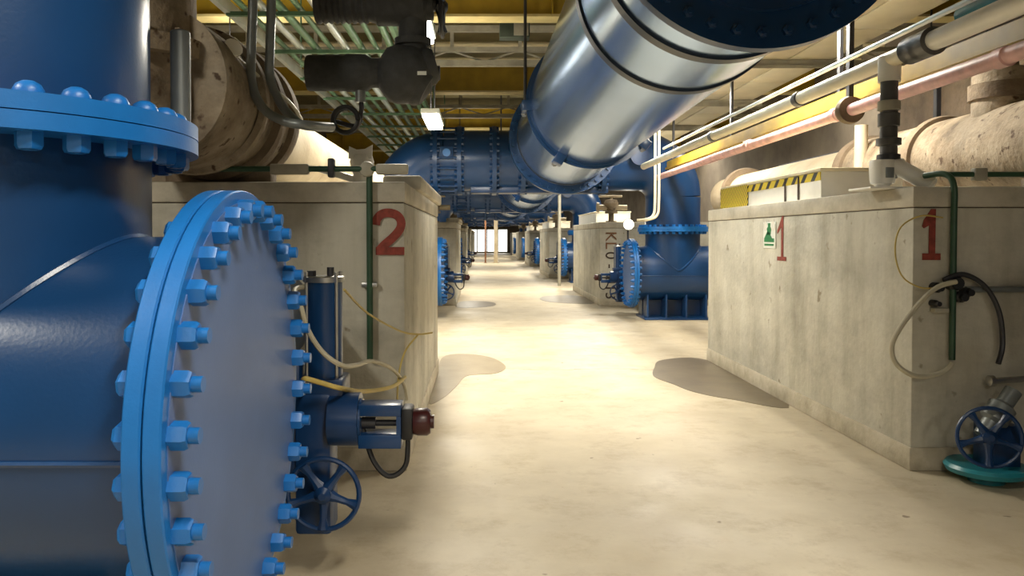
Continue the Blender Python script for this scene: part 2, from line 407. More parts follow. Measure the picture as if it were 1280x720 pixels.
rotcw = Matrix(((0, 1, 0, 2.70), (0, 0, -1, 17.39), (-1, 0, 0, 1.62), (0, 0, 0, 1)))
text_mesh('KL', 'painted_letters', 'rust', .34, rotcw, c3)
rotcw2 = Matrix(((0, 1, 0, 2.70), (0, 0, -1, 17.39), (-1, 0, 0, 1.18), (0, 0, 0, 1)))
text_mesh('0 - U13', 'painted_letters', 'dark_paint', .34, rotcw2, c3)

# safety sign on chamber 1
sx = 2.744; sy = 7.62
sg = thing('safety_sign', (sx, sy, 1.44), 'green and white emergency sign fixed on chamber number 1', 'sign')
FL = lambda y, z: facing_left(sx - .004, y, z, 1.0)
MB().b6(sx - .006, sx + .002, sy - .16, sy + .16, 1.39, 1.64, .002).build('sign_plate', 'sign_white', sg)
g = MB()
g.prism([(-.13, 0), (.13, 0), (.13, .035), (-.13, .035)], FL(sy, 1.45), .004)
g.prism([(-.12, 0), (.12, 0), (.12, .018), (-.12, .018)], FL(sy, 1.415), .004)
g.prism([(-.13, 0), (-.04, .07), (.01, .05), (.08, .0)], FL(sy, 1.485), .004)
g.prism([(-.04, 0), (.04, 0), (.06, .06), (.03, .075), (.035, .11), (-.035, .11), (-.03, .075), (-.06, .06)], FL(sy, 1.52), .004)
g.build('pictogram', 'sign_green', sg, smooth=False)
MB().prism([(.05 * math.cos(i * PI / 10), .045 * math.sin(i * PI / 10)) for i in range(20)], FL(sy + .10, 1.60), .005).prism([(.05 * math.cos(i * PI / 10), .045 * math.sin(i * PI / 10)) for i in range(20)], FL(sy - .10, 1.60), .005).build('white_disc', 'pvc_white', sg, smooth=False)

# hatch box with hazard tape on chamber 1
hb = thing('hatch_box', (3.25, 8.25, 1.82), 'low white box wrapped in yellow and black hazard tape', 'box')
MB().b6(2.90, 3.60, 6.85, 9.65, 1.82, 2.06, .01).build('box_body', 'pvc_white', hb)
MB().b6(2.885, 3.615, 6.83, 9.67, 2.06, 2.09, .006).build('lid', 'cream_pipe', hb)
MB().b6(2.893, 2.8995, 6.85, 8.8, 1.985, 2.055).build('hazard_tape', 'hazard', hb, smooth=False)
MB().b6(2.885, 2.892, 8.7, 9.67, 1.84, 2.07).build('hazard_tape', 'hazard_small', hb, smooth=False)
MB().b6(2.90, 2.99, 6.9, 9.6, 2.09, 2.094).build('hazard_tape', 'hazard', hb, smooth=False)
for k, (xx, yy) in enumerate(((2.66, 18.6), (2.54, 30.2), (2.54, 41.8))):
    h2 = thing('hatch_box', (xx + .4, yy + 1.6, 1.82), ('plain white' if k == 0 else 'plain white') + ' box on ' + ('the chamber with sideways writing' if k == 0 else 'the ' + ORD[k] + ' chamber beyond the one with sideways writing'), 'box', None if k == 0 else 'far hatch boxes')
    MB().b6(xx, xx + .8, yy, yy + 3.3, 1.82, 2.06, .01).build('box_body', 'pvc_white', h2)
    MB().b6(xx - .015, xx + .815, yy - .015, yy + 3.315, 2.06, 2.09, .006).build('lid', 'cream_pipe', h2)
tp = MB()
for y in (7.3, 7.62): tp.b6(2.888, 2.8925, y, y + .03, 1.83, 2.05)
tp.build('strap', 'dark_paint', hb, smooth=False)

# ------------------------------------------------------------------ manifolds (blind-flanged pipe with riser and stand)
def hexprof(mb, p, d, r, t, ph=0.0, chamfer=True):
    mb.lathe(p, d, [(0, 0), (0, r), (t * .8, r), (t, r * .86), (t, 0)], 6, ph); return mb
nut_me = hexprof(MB(), (.0, 0, 0), (1, 0, 0), .033, .042).mesh('nut', 'bright_blue')
bolt_me = MB().cyl((-.10, 0, 0), (.066, 0, 0), .0185, n=12).lathe((-.092, 0, 0), (-1, 0, 0), [(0, 0), (0, .033), (.022, .033), (.032, .022), (.034, 0)], 6).mesh('flange_bolt', 'bright_blue')
nut_plain = nut_me.copy(); nut_plain.materials.clear(); nut_plain.materials.append(M['blue_paint'])
bolt_plain = bolt_me.copy(); bolt_plain.materials.clear(); bolt_plain.materials.append(M['blue_paint'])
cap_me = MB().cyl((-.10, 0, 0), (.044, 0, 0), .0185, n=12).lathe((-.089, 0, 0), (-1, 0, 0), [(0, 0), (0, .036), (.012, .036), (.026, .028), (.034, .014), (.036, 0)], 14).mesh('flange_bolt', 'bright_blue')
def bolt_ring(root, c, axis, R, n, bm_, nm_, thick=.09, ph=0.0):
    """bolts whose nut seat lies on the plane through c; the nut looks along +axis"""
    d, u, v = frame(axis); c = Vector(c) - root.location
    rot = Matrix((d, u, v)).transposed().to_3x3()
    for i in range(n):
        a = 2 * PI * (i + ph) / n
        b = bpy.data.objects.new('flange_bolt', bm_); COL.objects.link(b); b.parent = root
        b.location = c + u * (R * math.cos(a)) + v * (R * math.sin(a))
        b.rotation_euler = (rot @ Matrix.Rotation(a + .35 * math.sin(i * 2.3), 3, 'X')).to_euler()
        k = bpy.data.objects.new('nut', nm_); COL.objects.link(k); k.parent = b
RB, RF = .50, .635
def manifold(side, xf, y, zc, label, detail, group, zf=None):
    s = 1 if side == 'R' else -1
    t = thing('pipe_manifold', (xf + s * .8, y, 0), label, 'pipe', group)
    X = lambda lx: xf + s * lx
    zf = zc + .78 if zf is None else zf
    seg = 64 if detail else 32
    MB().cyl((X(.085), y, zc), (X(2.25), y, zc), RB, n=seg).build('pipe_body', 'blue_paint', t)
    xr = X(.81)
    MB().cyl((xr, y, zc), (xr, y, zf), RB - .004, n=seg, cap=False).build('riser', 'blue_paint', t)
    # weld bead where the riser meets the body
    r = RB - .004
    pts = [(xr + r * math.cos(a), y + r * math.sin(a), zc + math.sqrt(max(0, RB * RB - (r * math.sin(a)) ** 2)) + .0) for a in [2 * PI * i / 60 for i in range(60)]]
    MB().tube(pts, .011 if detail else .02, 6, closed=True).build('weld_bead', 'blue_paint', t)
    MB().tube([(X(.1), y - RB, zc - .03), (X(2.2), y - RB, zc - .03)], .008, 6).build('weld_seam', 'blue_paint', t)
    # blind flange
    MB().lathe((X(.088), y, zc), (-s, 0, 0), [(0, RB - .01), (0, RF - .004), (.004, RF), (.038, RF), (.042, RF - .004), (.042, RB - .01)], seg * 2).build('flange_plate', 'bright_blue', t)
    MB().cyl((X(.046), y, zc), (X(.042), y, zc), RF - .012, n=seg).build('gasket', 'gasket', t)
    MB().lathe((X(.042), y, zc), (-s, 0, 0), [(0, 0), (0, RF - .004), (.004, RF), (.038, RF), (.042, RF - .004), (.042, .51)], seg * 2).build('blind_plate', 'bright_blue', t)
    MB().cyl((X(.002), y, zc), (X(-.003), y, zc), RF - .035, n=seg * 2).build('plate_face', 'disc_blue', t)
    # riser flange pair
    for k, z in enumerate((zf - .046, zf)):
        MB().ring((xr, y, z), (xr, y, z + .043), RB - .02, RF, n=seg * 2).build('riser_flange', 'bright_blue', t)
    if detail:
        bolt_ring(t, (X(0), y, zc), (-s, 0, 0), .578, 32, bolt_me, nut_me, ph=.5)
        bolt_ring(t, (xr, y, zf - .046), (0, 0, -1), .575, 32, cap_me, nut_me)
    else:
        mb = MB()
        for i in range(32):
            a = 2 * PI * i / 32
            py, pz = y + .578 * math.cos(a), zc + .578 * math.sin(a)
            mb.lathe((X(.13), py, pz), (-s, 0, 0), [(0, .03), (.03, .03), (.03, .018), (.14, .018), (.13, .032), (.175, .032), (.175, .018), (.2, .018), (.2, 0)], 6)
        stuff(mb.build('flange_bolts', 'bright_blue', t))
        mb = MB()
        for i in range(32):
            a = 2 * PI * i / 32
            mb.lathe((xr + .578 * math.cos(a), y + .578 * math.sin(a), zf - .09), (0, 0, 1), [(0, 0), (0, .032), (.04, .032), (.13, .032), (.17, .032), (.17, 0)], 6)
        stuff(mb.build('riser_bolts', 'bright_blue', t))
    # stand
    MB().b6(X(.22), X(1.42), y - .42, y + .42, 0, .04, .006).build('base_plate', 'blue_paint', t)
    zb = zc - RB
    for lx in (.28, .62, .98, 1.34):
        MB().b6(X(lx) - .015, X(lx) + .015, y - .38, y + .38, .04, zb + .12).build('stand_rib', 'blue_paint', t, smooth=False)
    MB().b6(X(.25), X(1.38), y - .015, y + .015, .04, zb + .03).build('stand_web', 'blue_paint', t, smooth=False)
    # branch towards the chamber
    MB().cyl((X(.75), y + .3, zc), (X(.75), y + .86, zc), .36, n=32).build('branch', 'blue_paint', t)
    MB().ring((X(.75), y + .80, zc), (X(.75), y + .86, zc), .33, .47, n=40).build('branch_flange', 'blue_paint', t)
    return t
def handwheel(mb, c, ax, R, r, spokes=5, ph=.3):
    d, u, v = frame(ax); c = Vector(c)
    mb.tube([c + u * (R * math.cos(a)) + v * (R * math.sin(a)) for a in [2 * PI * i / 36 for i in range(36)]], r, 8, closed=True)
    mb.lathe(c - d * .03, d, [(0, 0), (0, R * .24), (.05, R * .24), (.07, R * .1), (.07, 0)], 16)
    for k in range(spokes):
        a = 2 * PI * k / spokes + ph
        pts = [c + d * (-.012 * (1 - q)) + u * (R * q * math.cos(a)) + v * (R * q * math.sin(a)) for q in (.15, .4, .7, .98)]
        mb.tube(pts, [r * 2.6, r * 1.6, r * 1.3, r * 2.2], 8)
    return mb
def valve(side, xf, y, zc, y_face, label, group):
    """butterfly valve with upright actuator, gearbox, bracket and handwheel; y = manifold axis"""
    s = 1 if side == 'R' else -1
    X = lambda lx: xf + s * lx
    y0 = y + .86
    t = thing('butterfly_valve', (X(.75), y0 + .2, 0), label, 'valve', group)
    MB().cyl((X(.75), y0, zc), (X(.75), y0 + .3, zc), .44, n=48).build('valve_body', 'deep_blue', t)
    MB().cyl((X(.75), y0 + .3, zc), (X(.75), y_face, zc), .36, n=32).build('outlet_pipe', 'blue_paint', t)
    MB().ring((X(.75), y0 + .3, zc), (X(.75), y0 + .36, zc), .33, .47, n=40).build('valve_flange', 'blue_paint', t)
    ya = y0 + .35
    cx = X(.01)
    # upright cylinder actuator
    a = MB().cyl((cx, ya, .88), (cx, ya, 1.30), .082, n=32).build('actuator_cylinder', 'blue_paint', t)
    MB().lathe((cx, ya, 1.30), (0, 0, 1), [(0, 0), (0, .092), (.022, .092), (.026, .086), (.026, 0)], 24).build('end_cap', 'steel', a)
    MB().cyl((cx + .03, ya, 1.326), (cx + .03, ya, 1.365), .016, n=10).build('port_fitting', 'dark_steel', a)
    MB().cyl((cx - .05, ya - .02, 1.326), (cx - .05, ya - .02, 1.35), .02, n=6).build('port_fitting', 'dark_steel', a)
    for dx, dy in ((.065, .055), (-.065, .055), (.065, -.055), (-.065, -.055)):
        MB().cyl((cx + dx, ya + dy, .86), (cx + dx, ya + dy, 1.345), .008, n=8).build('tie_rod', 'steel', a)
    MB().b6(cx - .1, cx + .1, ya - .1, ya + .1, .80, .88, .01).build('actuator_foot', 'deep_blue', t)
    # yoke plate and gearbox drum
    MB().b6(min(X(.12), X(-.04)), max(X(.12), X(-.04)), ya - .11, ya + .06, .20, .82, .02).build('yoke', 'deep_blue', t)
    MB().b6(min(X(.10), X(.45)), max(X(.10), X(.45)), ya - .08, ya + .06, .45, .95, .02).build('yoke_arm', 'deep_blue', t)
    g = MB().cyl((X(-.03), ya - .06, .70), (X(-.16), ya - .06, .70), .115, n=32).build('gearbox', 'deep_blue', t)
    MB().cyl((X(-.155), ya - .06, .70), (X(-.17), ya - .06, .70), .09, n=24).build('gearbox_cover', 'blue_paint', g)
    # bracket frame with gap
    m = MB()
    m.b6(min(X(-.16), X(-.345)), max(X(-.16), X(-.345)), ya - .13, ya - .01, .725, .775, .004)
    m.b6(min(X(-.16), X(-.345)), max(X(-.16), X(-.345)), ya - .13, ya - .01, .585, .645, .004)
    m.b6(min(X(-.325), X(-.345)), max(X(-.325), X(-.345)), ya - .13, ya - .01, .645, .725)
    m.build('bracket', 'blue_paint', t)
    MB().cyl((X(-.16), ya - .07, .685), (X(-.35), ya - .07, .685), .014, n=12).cyl((X(-.16), ya - .07, .685), (X(-.23), ya - .07, .685), .026, n=12).build('spindle', 'dark_steel', t)
    k = MB().b6(min(X(-.345), X(-.395)), max(X(-.345), X(-.395)), ya - .13, ya - .01, .62, .76, .012).build('limit_switch', 'black_rubber', t)
    MB().lathe((X(-.395), ya - .07, .69), (-s, 0, 0), [(0, 0), (0, .055), (.02, .06), (.06, .06), (.075, .05), (.075, .03), (.09, .03), (.09, 0)], 14).build('switch_cap', 'dark_red', k)
    MB().tube(spline([(X(-.37), ya - .07, .62), (X(-.36), ya - .08, .50), (X(-.29), ya - .09, .455), (X(-.22), ya - .08, .52), (X(-.17), ya - .06, .66)], 6), .012, 8).build('loop_cable', 'black_rubber', k)
    handwheel(MB(), (X(-.02), ya - .18, .405), (0, -1, 0), .152, .0115).build('handwheel', 'deep_blue', t)
    MB().cyl((X(-.02), ya - .2, .405), (X(-.02), ya - .02, .405), .022, n=12).build('wheel_shaft', 'dark_steel', t)
    MB().lathe((X(.75), ya - .2, 0), (0, 0, 1), [(0, 0), (0, .22), (.03, .22), (.05, .12), (zc - .40, .10), (zc - .40, 0)], 20).build('foot', 'deep_blue', t)
    return t
G_M = 'blue pipe manifolds beside the aisle'; G_V = 'valves between manifolds and chambers'
manifold('L', -.693, 2.35, 1.0, 'large blue manifold pipe with huge bolted blind flange before chamber number 2', True, G_M, zf=1.80)
manifold('R', 3.02, 2.35, .95, 'blue manifold pipe standing before chamber number 1', False, G_M, zf=1.78)
mR = manifold('R', 2.72, 14.8, .83, 'blue manifold pipe with stand beyond chamber number 1', False, G_M, zf=1.64)
mL = manifold('L', -.72, 14.8, .86, 'blue manifold pipe beyond chamber number 2', False, G_M, zf=1.64)
valve('L', -.693, 2.35, 1.0, 5.1, 'dark blue valve with upright cylinder and handwheel before chamber number 2', G_V)
valve('R', 3.02 + .35, 2.35, .95, 5.1, 'dark blue valve standing before the front of chamber number 1', G_V)
vR = valve('R', 2.72, 14.8, .83, 17.4, 'dark blue valve before the chamber with sideways writing', G_V)
vL = valve('L', -.72, 14.8, .86, 17.4, 'dark blue valve at the second left chamber', G_V)
for k in range(1, 5):
    dy = 11.6 * k
    for src, lab in ((mR, 'far blue manifold pipe in the right row'), (mL, 'far blue manifold pipe in the left row'), (vR, 'far dark blue valve in the right row'), (vL, 'far dark blue valve in the left row')):
        if src in (mR, mL) or k < 3:
            c = copy_tree(src); c.location = src.location + Vector((-.06 * k if src in (mR, vR) else 0, dy, 0)); c['label'] = lab.replace('far', ORD[k] + ' far')
            c['group'] = lab.replace('far ', 'far ') + ' group'
# stub standing on the near riser flange
MB().lathe((-1.03, 2.75, 1.843), (0, 0, 1), [(0, 0), (0, .033), (.355, .033), (.36, .028), (.36, 0)], 20).build('stud_pipe', 'grey_pipe')
tag(bpy.data.objects['stud_pipe'], 'short grey upright pipe standing on the big blue riser flange', 'pipe')

# ------------------------------------------------------------------ overhead arches
def arch(y, xl, xr, z0l, z0r, label, detail=True, zc=2.90, r=.55, Rl=.85, Rr=.68):
    t = thing('overhead_arch_pipe', ((xl + xr) / 2, y, zc), label, 'pipe', 'blue arch pipes crossing the aisle')
    seg = 40
    rp = RB - .004
    MB().cyl((xl, y, z0l), (xl, y, zc - Rl), rp, n=seg, cap=False).build('upright', 'blue_paint', t)
    MB().cyl((xr, y, z0r), (xr, y, zc - Rr), rp, n=seg, cap=False).build('upright', 'blue_paint', t)
    a = arc((xl + Rl, y, zc - Rl), (1, 0, 0), (0, 0, 1), Rl, PI, PI / 2, 12); MB().tube(a, [rp + (r - rp) * i / 12 for i in range(13)], seg, cap=False).build('elbow', 'blue_paint', t)
    a = arc((xr - Rr, y, zc - Rr), (1, 0, 0), (0, 0, 1), Rr, 0, PI / 2, 12); MB().tube(a, [rp + (r - rp) * i / 12 for i in range(13)], seg, cap=False).build('elbow', 'blue_paint', t)
    MB().cyl((xl + Rl, y, zc), (xr - Rr, y, zc), r, n=seg, cap=False).build('span', 'blue_paint', t)
    for x in (-.83, -.40, .23, .75, 2.2):
        MB().ring((x - .04, y, zc), (x + .04, y, zc), r - .02, r + .085, n=48).build('collar', 'blue_paint', t)
        mb = MB()
        for i in range(28):
            q = 2 * PI * i / 28; mb.lathe((x - .085, y + (r + .045) * math.cos(q), zc + (r + .045) * math.sin(q)), (1, 0, 0), [(0, 0), (0, .03), (.17, .03), (.17, 0)], 6)
        stuff(mb.build('collar_bolts', 'blue_paint', t))
    mb = MB()
    for i in range(20):
        q = 2 * PI * i / 20
        mb.cyl((-.79, y + (r + .05) * math.cos(q), zc + (r + .05) * math.sin(q)), (-.44, y + (r + .05) * math.cos(q), zc + (r + .05) * math.sin(q)), .016, n=8)
    stuff(mb.build('tie_bars', 'blue_paint', t))
    MB().b6(-.74, -.50, y - r - .06, y - r + .05, zc - .02, zc + .20, .01).build('inspection_plate', 'blue_paint', t)
    MB().cyl((-.62, y - r - .09, zc + .09), (-.62, y - r - .05, zc + .09), .07, n=20).build('inspection_port', 'bright_blue', t)
    # blanked side branch on the right
    MB().cyl((2.78, y - r + .1, zc + .02), (2.78, y - r - .12, zc + .02), .10, n=20).cyl((2.78, y - r - .12, zc + .02), (2.78, y - r - .17, zc + .02), .16, n=24).build('blank_branch', 'deep_blue', t)
    MB().b6(-.2, 2.3, y - .25, y + .25, zc - r - .05, zc - r + .06, .01).build('saddle', 'deep_blue', t)
    return t
arch(2.35, -1.503, 3.83, 1.843, 1.823, 'blue arch pipe rising from the nearest left manifold', zc=3.1, Rl=.7, Rr=.68)
A1 = arch(14.8, -1.53, 3.53, 1.683, 1.683, 'blue arch pipe joining the header pipe above the aisle')
for k in range(1, 5):
    c = copy_tree(A1); c.location = A1.location + Vector((-.03 * k, 11.6 * k, 0)); c['label'] = ORD[k] + ' blue arch pipe beyond the one joining the near header pipe'

# ------------------------------------------------------------------ header pipe
def header(k, label, proto=[None]):
    p0 = Vector((1.67, 4.9, 3.60)); p1 = Vector((1.46, 14.16, 3.23)); r = .85
    t = thing('header_pipe', p0, label, 'pipe', 'clad header pipes under the ceiling')
    d = (p1 - p0).normalized(); Lh = (p1 - p0).length
    MB().cyl(p0, p1, r, n=96, cap=False).build('cladding', 'clad_metal', t)
    f = MB().lathe(p0 - d * .06, d, [(0, 0), (0, .74), (-.0, .74), (0, .98), (.07, .985), (.075, .80)], 96).build('end_flange', 'blue_paint', t)
    MB().ring(p0 - d * .11, p0 - d * .055, .0, .76, n=64).build('blank_disc', 'deep_blue', f)
    mb = MB(); _, u, v = frame(d)
    for i in range(36):
        a = 2 * PI * i / 36
        bp = MB().lathe(p0 - d * .055 + u * (.885 * math.cos(a)) + v * (.885 * math.sin(a)), -d, [(0, 0), (0, .036), (.035, .036), (.04, .02), (.06, .02), (.06, 0)], 6).build('flange_bolt', 'blue_paint', f)
    for q in (.62, 1.6):
        MB().ring(p0 + d * q, p0 + d * (q + .11), r - .01, r + .02, n=96).build('strap_band', 'band_dark', t)
    # clamp with lugs
    qc = 6.1
    cl = MB().ring(p0 + d * qc, p0 + d * (qc + .16), r - .01, r + .035, n=96).ring(p0 + d * (qc + .03), p0 + d * (qc + .06), r, r + .075, n=96).build('clamp', 'blue_paint', t)
    c0 = p0 + d * (qc + .08)
    for a, ln in ((PI * 1.02, .5), (PI * 1.33, .5), (PI * 1.78, .5), (.05, .4)):
        pos = c0 + Vector((math.cos(a), 0, math.sin(a))) * (r + .06)
        MB().box(pos, (.14, .30, .14), Euler((0, -a, 0)), .01).build('clamp_lug', 'blue_paint', cl)
        MB().cyl(pos - Vector((0, .1, 0)), pos + Vector((0, .75, 0)), .022, n=10).cyl(pos + Vector((0, .62, 0)), pos + Vector((0, .70, 0)), .045, n=6).build('tie_rod', 'steel', cl)
    for sx_ in (-1, 1):
        q = c0 + Vector((sx_ * (r + .08), 0, 0))
        MB().cyl(q, (q.x, q.y, ZC), .022, n=10).build('hanger_rod', 'dark_steel', t)
    MB().ring(p1 - d * .42, p1 - d * .36, r - .01, r + .012, n=96).build('strap_band', 'band_dark', t)
    fl = MB().ring(p1 - d * .12, p1 - d * .0, r - .02, .985, n=96).build('far_flange', 'blue_paint', t)
    mb = MB()
    for i in range(40):
        a = 2 * PI * i / 40
        mb.lathe(p1 - d * .17 + u * (.92 * math.cos(a)) + v * (.92 * math.sin(a)), d, [(0, 0), (0, .032), (.06, .032), (.06, 0)], 6)
    stuff(mb.build('far_flange_bolts', 'blue_paint', fl))
    return t
H = header(0, 'huge silver clad header pipe with blue flanges and black bands overhead')
for k in range(1, 5):
    c = copy_tree(H); c.location = H.location + Vector((-.05 * k, 11.6 * k, 0)); c['label'] = ORD[k] + ' silver clad header pipe beyond the huge near one'

# ------------------------------------------------------------------ ceiling steel
def ibeam(y, z0, label):
    h = .62; wf = .34
    t = thing('ceiling_beam', (.8, y, z0), label, 'beam', 'yellow beams spanning the hall')
    MB().b6(XL, XR, y - .02, y + .02, z0 + .03, z0 + h - .03).build('web', 'yellow_paint', t, smooth=False)
    MB().b6(XL, XR, y - wf / 2, y + wf / 2, z0, z0 + .035).build('lower_flange', 'yellow_pale', t, smooth=False)
    MB().b6(XL, XR, y - wf / 2, y + wf / 2, z0 + h - .035, z0 + h).build('upper_flange', 'yellow_paint', t, smooth=False)
    for x in range(-5, 7, 2):
        MB().b6(x - .01, x + .01, y - wf / 2 + .02, y - .02, z0 + .035, z0 + h - .035).build('stiffener', 'yellow_paint', t, smooth=False)
for y in (5.8, 11.5, 17.4, 23.2, 29.0, 34.8, 40.6): ibeam(y, 4.6, 'yellow steel beam spanning the ceiling')
def truss(y, z0, label):
    t = thing('lattice_truss', (.8, y, z0), label, 'truss', 'lattice trusses')
    for z, h in ((z0, .10), (z0 + .24, .08), (z0 + .58, .10)):
        MB().b6(XL, XR, y - .05, y + .05, z, z + h).build('chord', 'truss_grey', t, smooth=False)
    for i in range(11):
        x = XL + .5 + i * 1.15
        MB().b6(x - .03, x + .03, y - .03, y + .03, z0 + .3, z0 + .6).build('upright', 'truss_grey', t, smooth=False)
        MB().tube([(x, y, z0 + .26), (x + .55, y, z0 + .08)], .018, 6).build('diagonal', 'truss_grey', t)
        if x + 1.1 < XR: MB().tube([(x + 1.1, y, z0 + .26), (x + .55, y, z0 + .08)], .018, 6).build('diagonal', 'truss_grey', t)
truss(13.6, 4.38, 'grey lattice truss above the first far blue arch'); truss(8.6, 4.46, 'grey lattice truss crossing above the near header pipe'); truss(19.5, 4.38, 'grey lattice truss behind the first far blue arch')
for i, y in enumerate((12.5, 14.4, 15.3)):
    tag(MB().cyl((XL, y, 5.02 - .08 * i), (XR, y, 5.02 - .08 * i), .05, n=14).build('ceiling_conduit', 'cream_pipe'), 'slim cream conduit crossing under the ceiling', 'pipe', 'cream conduits across the ceiling')
jb = thing('junction_box', (.48, 12.2, 4.5), 'small dark green electrical box hung under the ceiling', 'electrical box')
MB().b6(.27, .72, 12.0, 12.25, 4.48, 4.72, .012).build('box_body', 'box_green', jb)
MB().b6(.48, .70, 11.985, 12.0, 4.5, 4.70, .004).build('box_door', 'truss_grey', jb)
for x in (.32, .67): MB().cyl((x, 12.12, 4.72), (x, 12.12, ZC), .012, n=8).build('hanger', 'dark_steel', jb)
# cream ceiling boards on the right with cross supports
nb = 0
for i in range(3):
    for j in range(9):
        x0 = 2.95 + .62 * i; y0 = 3.0 + 3.2 * j
        tag(MB().b6(x0 + .008, x0 + .60, y0 + .01, y0 + 3.18, 3.92, 3.96, .004).build('ceiling_board', 'ceiling_board'), 'long cream board hung below the ceiling over the right pipes', 'board', 'cream ceiling boards')
for j in range(9):
    y = 4.6 + 3.2 * j
    tag(MB().b6(2.9, 4.95, y - .03, y + .03, 3.85, 3.915).b6(2.9, 4.95, y - .03, y - .022, 3.80, 3.86).build('board_support', 'truss_grey', smooth=False), 'grey cross angle carrying the cream ceiling boards', 'support', 'board supports')

# ------------------------------------------------------------------ green pipes rack, left ceiling
zg = 3.75
rk = thing('pipe_rack', (-1.7, 14, zg), 'green rack hung under the ceiling carrying slim green pipes', 'rack')
MB().b6(-2.52, -2.46, 1, 36, zg - .06, zg + .06).build('side_rail', 'silver_rail', rk, smooth=False)
MB().b6(-.98, -.93, 1, 36, zg - .05, zg + .05).build('side_rail', 'green_tray', rk, smooth=False)
for j in range(22):
    y = 1.5 + 1.6 * j
    MB().b6(-2.5, -.93, y - .025, y + .025, zg - .085, zg - .045).build('cross_bar', 'green_tray', rk, smooth=False)
    if j % 3 == 0:
        for x in (-2.49, -.955): MB().cyl((x, y, zg), (x, y, ZC), .012, n=8).build('hanger', 'green_tray', rk)
for i in range(8):
    x = -2.33 + .18 * i
    tag(MB().cyl((x, 1.0, zg), (x, 36, zg), .043 if i % 3 else .03, n=12).build('service_pipe', 'green_tray' if i not in (1, 4) else 'silver_rail'),
        'slim green service pipe running along the ceiling rack' if i not in (1, 4) else 'slim silver service pipe running among the green pipes', 'pipe', 'service pipes on the rack')

# ------------------------------------------------------------------ dirty big pipes on chambers
dl = thing('coated_pipe', (-1.75, 5.2, 2.35), 'big dirty beige pipe with rough collars lying on chamber number 2', 'pipe', 'dirty coated pipes on the chambers')
MB().cyl((-1.78, 4.30, 2.33), (-1.75, 5.72, 2.33), .42, n=48).build('pipe_body', 'dirty_pipe', dl)
for y, w_, dr in ((4.85, .10, .035), (5.2, .14, .05), (5.58, .16, .045)):
    MB().lathe((-1.75, y, 2.33), (0, 1, 0), [(0, .41), (.01, .42 + dr * .8), (w_ * .5, .42 + dr), (w_ - .01, .42 + dr * .8), (w_, .41)], 48).build('collar', 'dirty_brown' if y > 5 else 'dirty_pipe', dl)
MB().cyl((-1.75, 5.72, 2.25), (-1.75, 13.5, 2.25), .30, n=40).build('far_run', 'dirty_smooth', dl)
BX, BY = -1.86, 4.34
b = MB().lathe((BX, BY, 1.92), (0, 0, 1), [(0, 0), (.02, .18), (.12, .28), (.28, .31), (1.6, .30), (1.6, 0)], 40).build('upright_branch', 'dirty_pipe', dl)
MB().lathe((BX, BY, 2.44), (0, 0, 1), [(0, .29), (.01, .355), (.10, .365), (.11, .29)], 40).build('branch_collar', 'dirty_pipe', b)
mb = MB()
for i in range(12):
    a = 2 * PI * i / 12; mb.lathe((BX + .335 * math.cos(a), BY + .335 * math.sin(a), 2.41), (0, 0, 1), [(0, 0), (0, .022), (.17, .022), (.17, 0)], 6)
stuff(mb.build('collar_bolts', 'dirty_brown', b))
MB().cyl((-1.70, 4.85, 2.45), (-1.45, 4.62, 2.56), .045, n=14).cyl((-1.47, 4.64, 2.55), (-1.41, 4.58, 2.58), .055, n=14).build('drain_stub', 'pvc_white', dl)
for y in (5.4, 8.2): MB().b6(-2.1, -1.4, y - .08, y + .08, 1.85, 1.97, .01).build('saddle', 'dirty_brown', dl)
tag(MB().tube(spline([(-1.42, 4.62, 2.54), (-1.34, 4.9, 2.46), (-1.26, 5.3, 2.38), (-1.25, 5.62, 2.30)], 8), .012, 8).build('sagging_cable', 'beige_hose'), 'thin pale cable drooping along the dirty beige pipe', 'cable')
dr_ = thing('coated_pipe', (4.3, 7, 2.2), 'big dirty beige pipe running along chamber number 1', 'pipe', 'dirty coated pipes on the chambers')
MB().cyl((4.3, 4.3, 2.2), (4.3, 8.9, 2.2), .37, n=48).build('pipe_body', 'dirty_pipe', dr_)
MB().cyl((4.3, 8.9, 2.18), (4.3, 13.9, 2.18), .33, n=48).build('far_run', 'dirty_smooth', dr_)
for y, w_ in ((7.35, .14), (8.75, .2), (12.9, .2)):
    MB().lathe((4.3, y, 2.2), (0, 1, 0), [(0, .3), (.01, .405), (w_ * .5, .42), (w_ - .01, .405), (w_, .3)], 48).build('collar', 'dirty_brown', dr_)
b = MB().cyl((4.3, 6.6, 2.2), (4.3, 6.6, 2.86), .24, n=36).build('upright_branch', 'dirty_pipe', dr_)
MB().lathe((4.3, 6.6, 2.62), (0, 0, 1), [(0, .22), (.005, .265), (.13, .265), (.135, .22)], 36).build('branch_band', 'dirty_brown', b)
MB().lathe((4.3, 6.6, 2.86), (0, 0, 1), [(0, .2), (0, .10), (.10, .09), (.12, 0)], 24).build('cap', 'dirty_pipe', b)
MB().cyl((3.95, 8.35, 2.2), (3.95, 8.35, 2.66), .065, n=16).build('stub', 'dirty_smooth', dr_)
for y in (5.7, 9.3): MB().b6(3.9, 4.7, y - .1, y + .1, 1.82, 1.92, .01).build('saddle', 'dirty_brown', dr_)

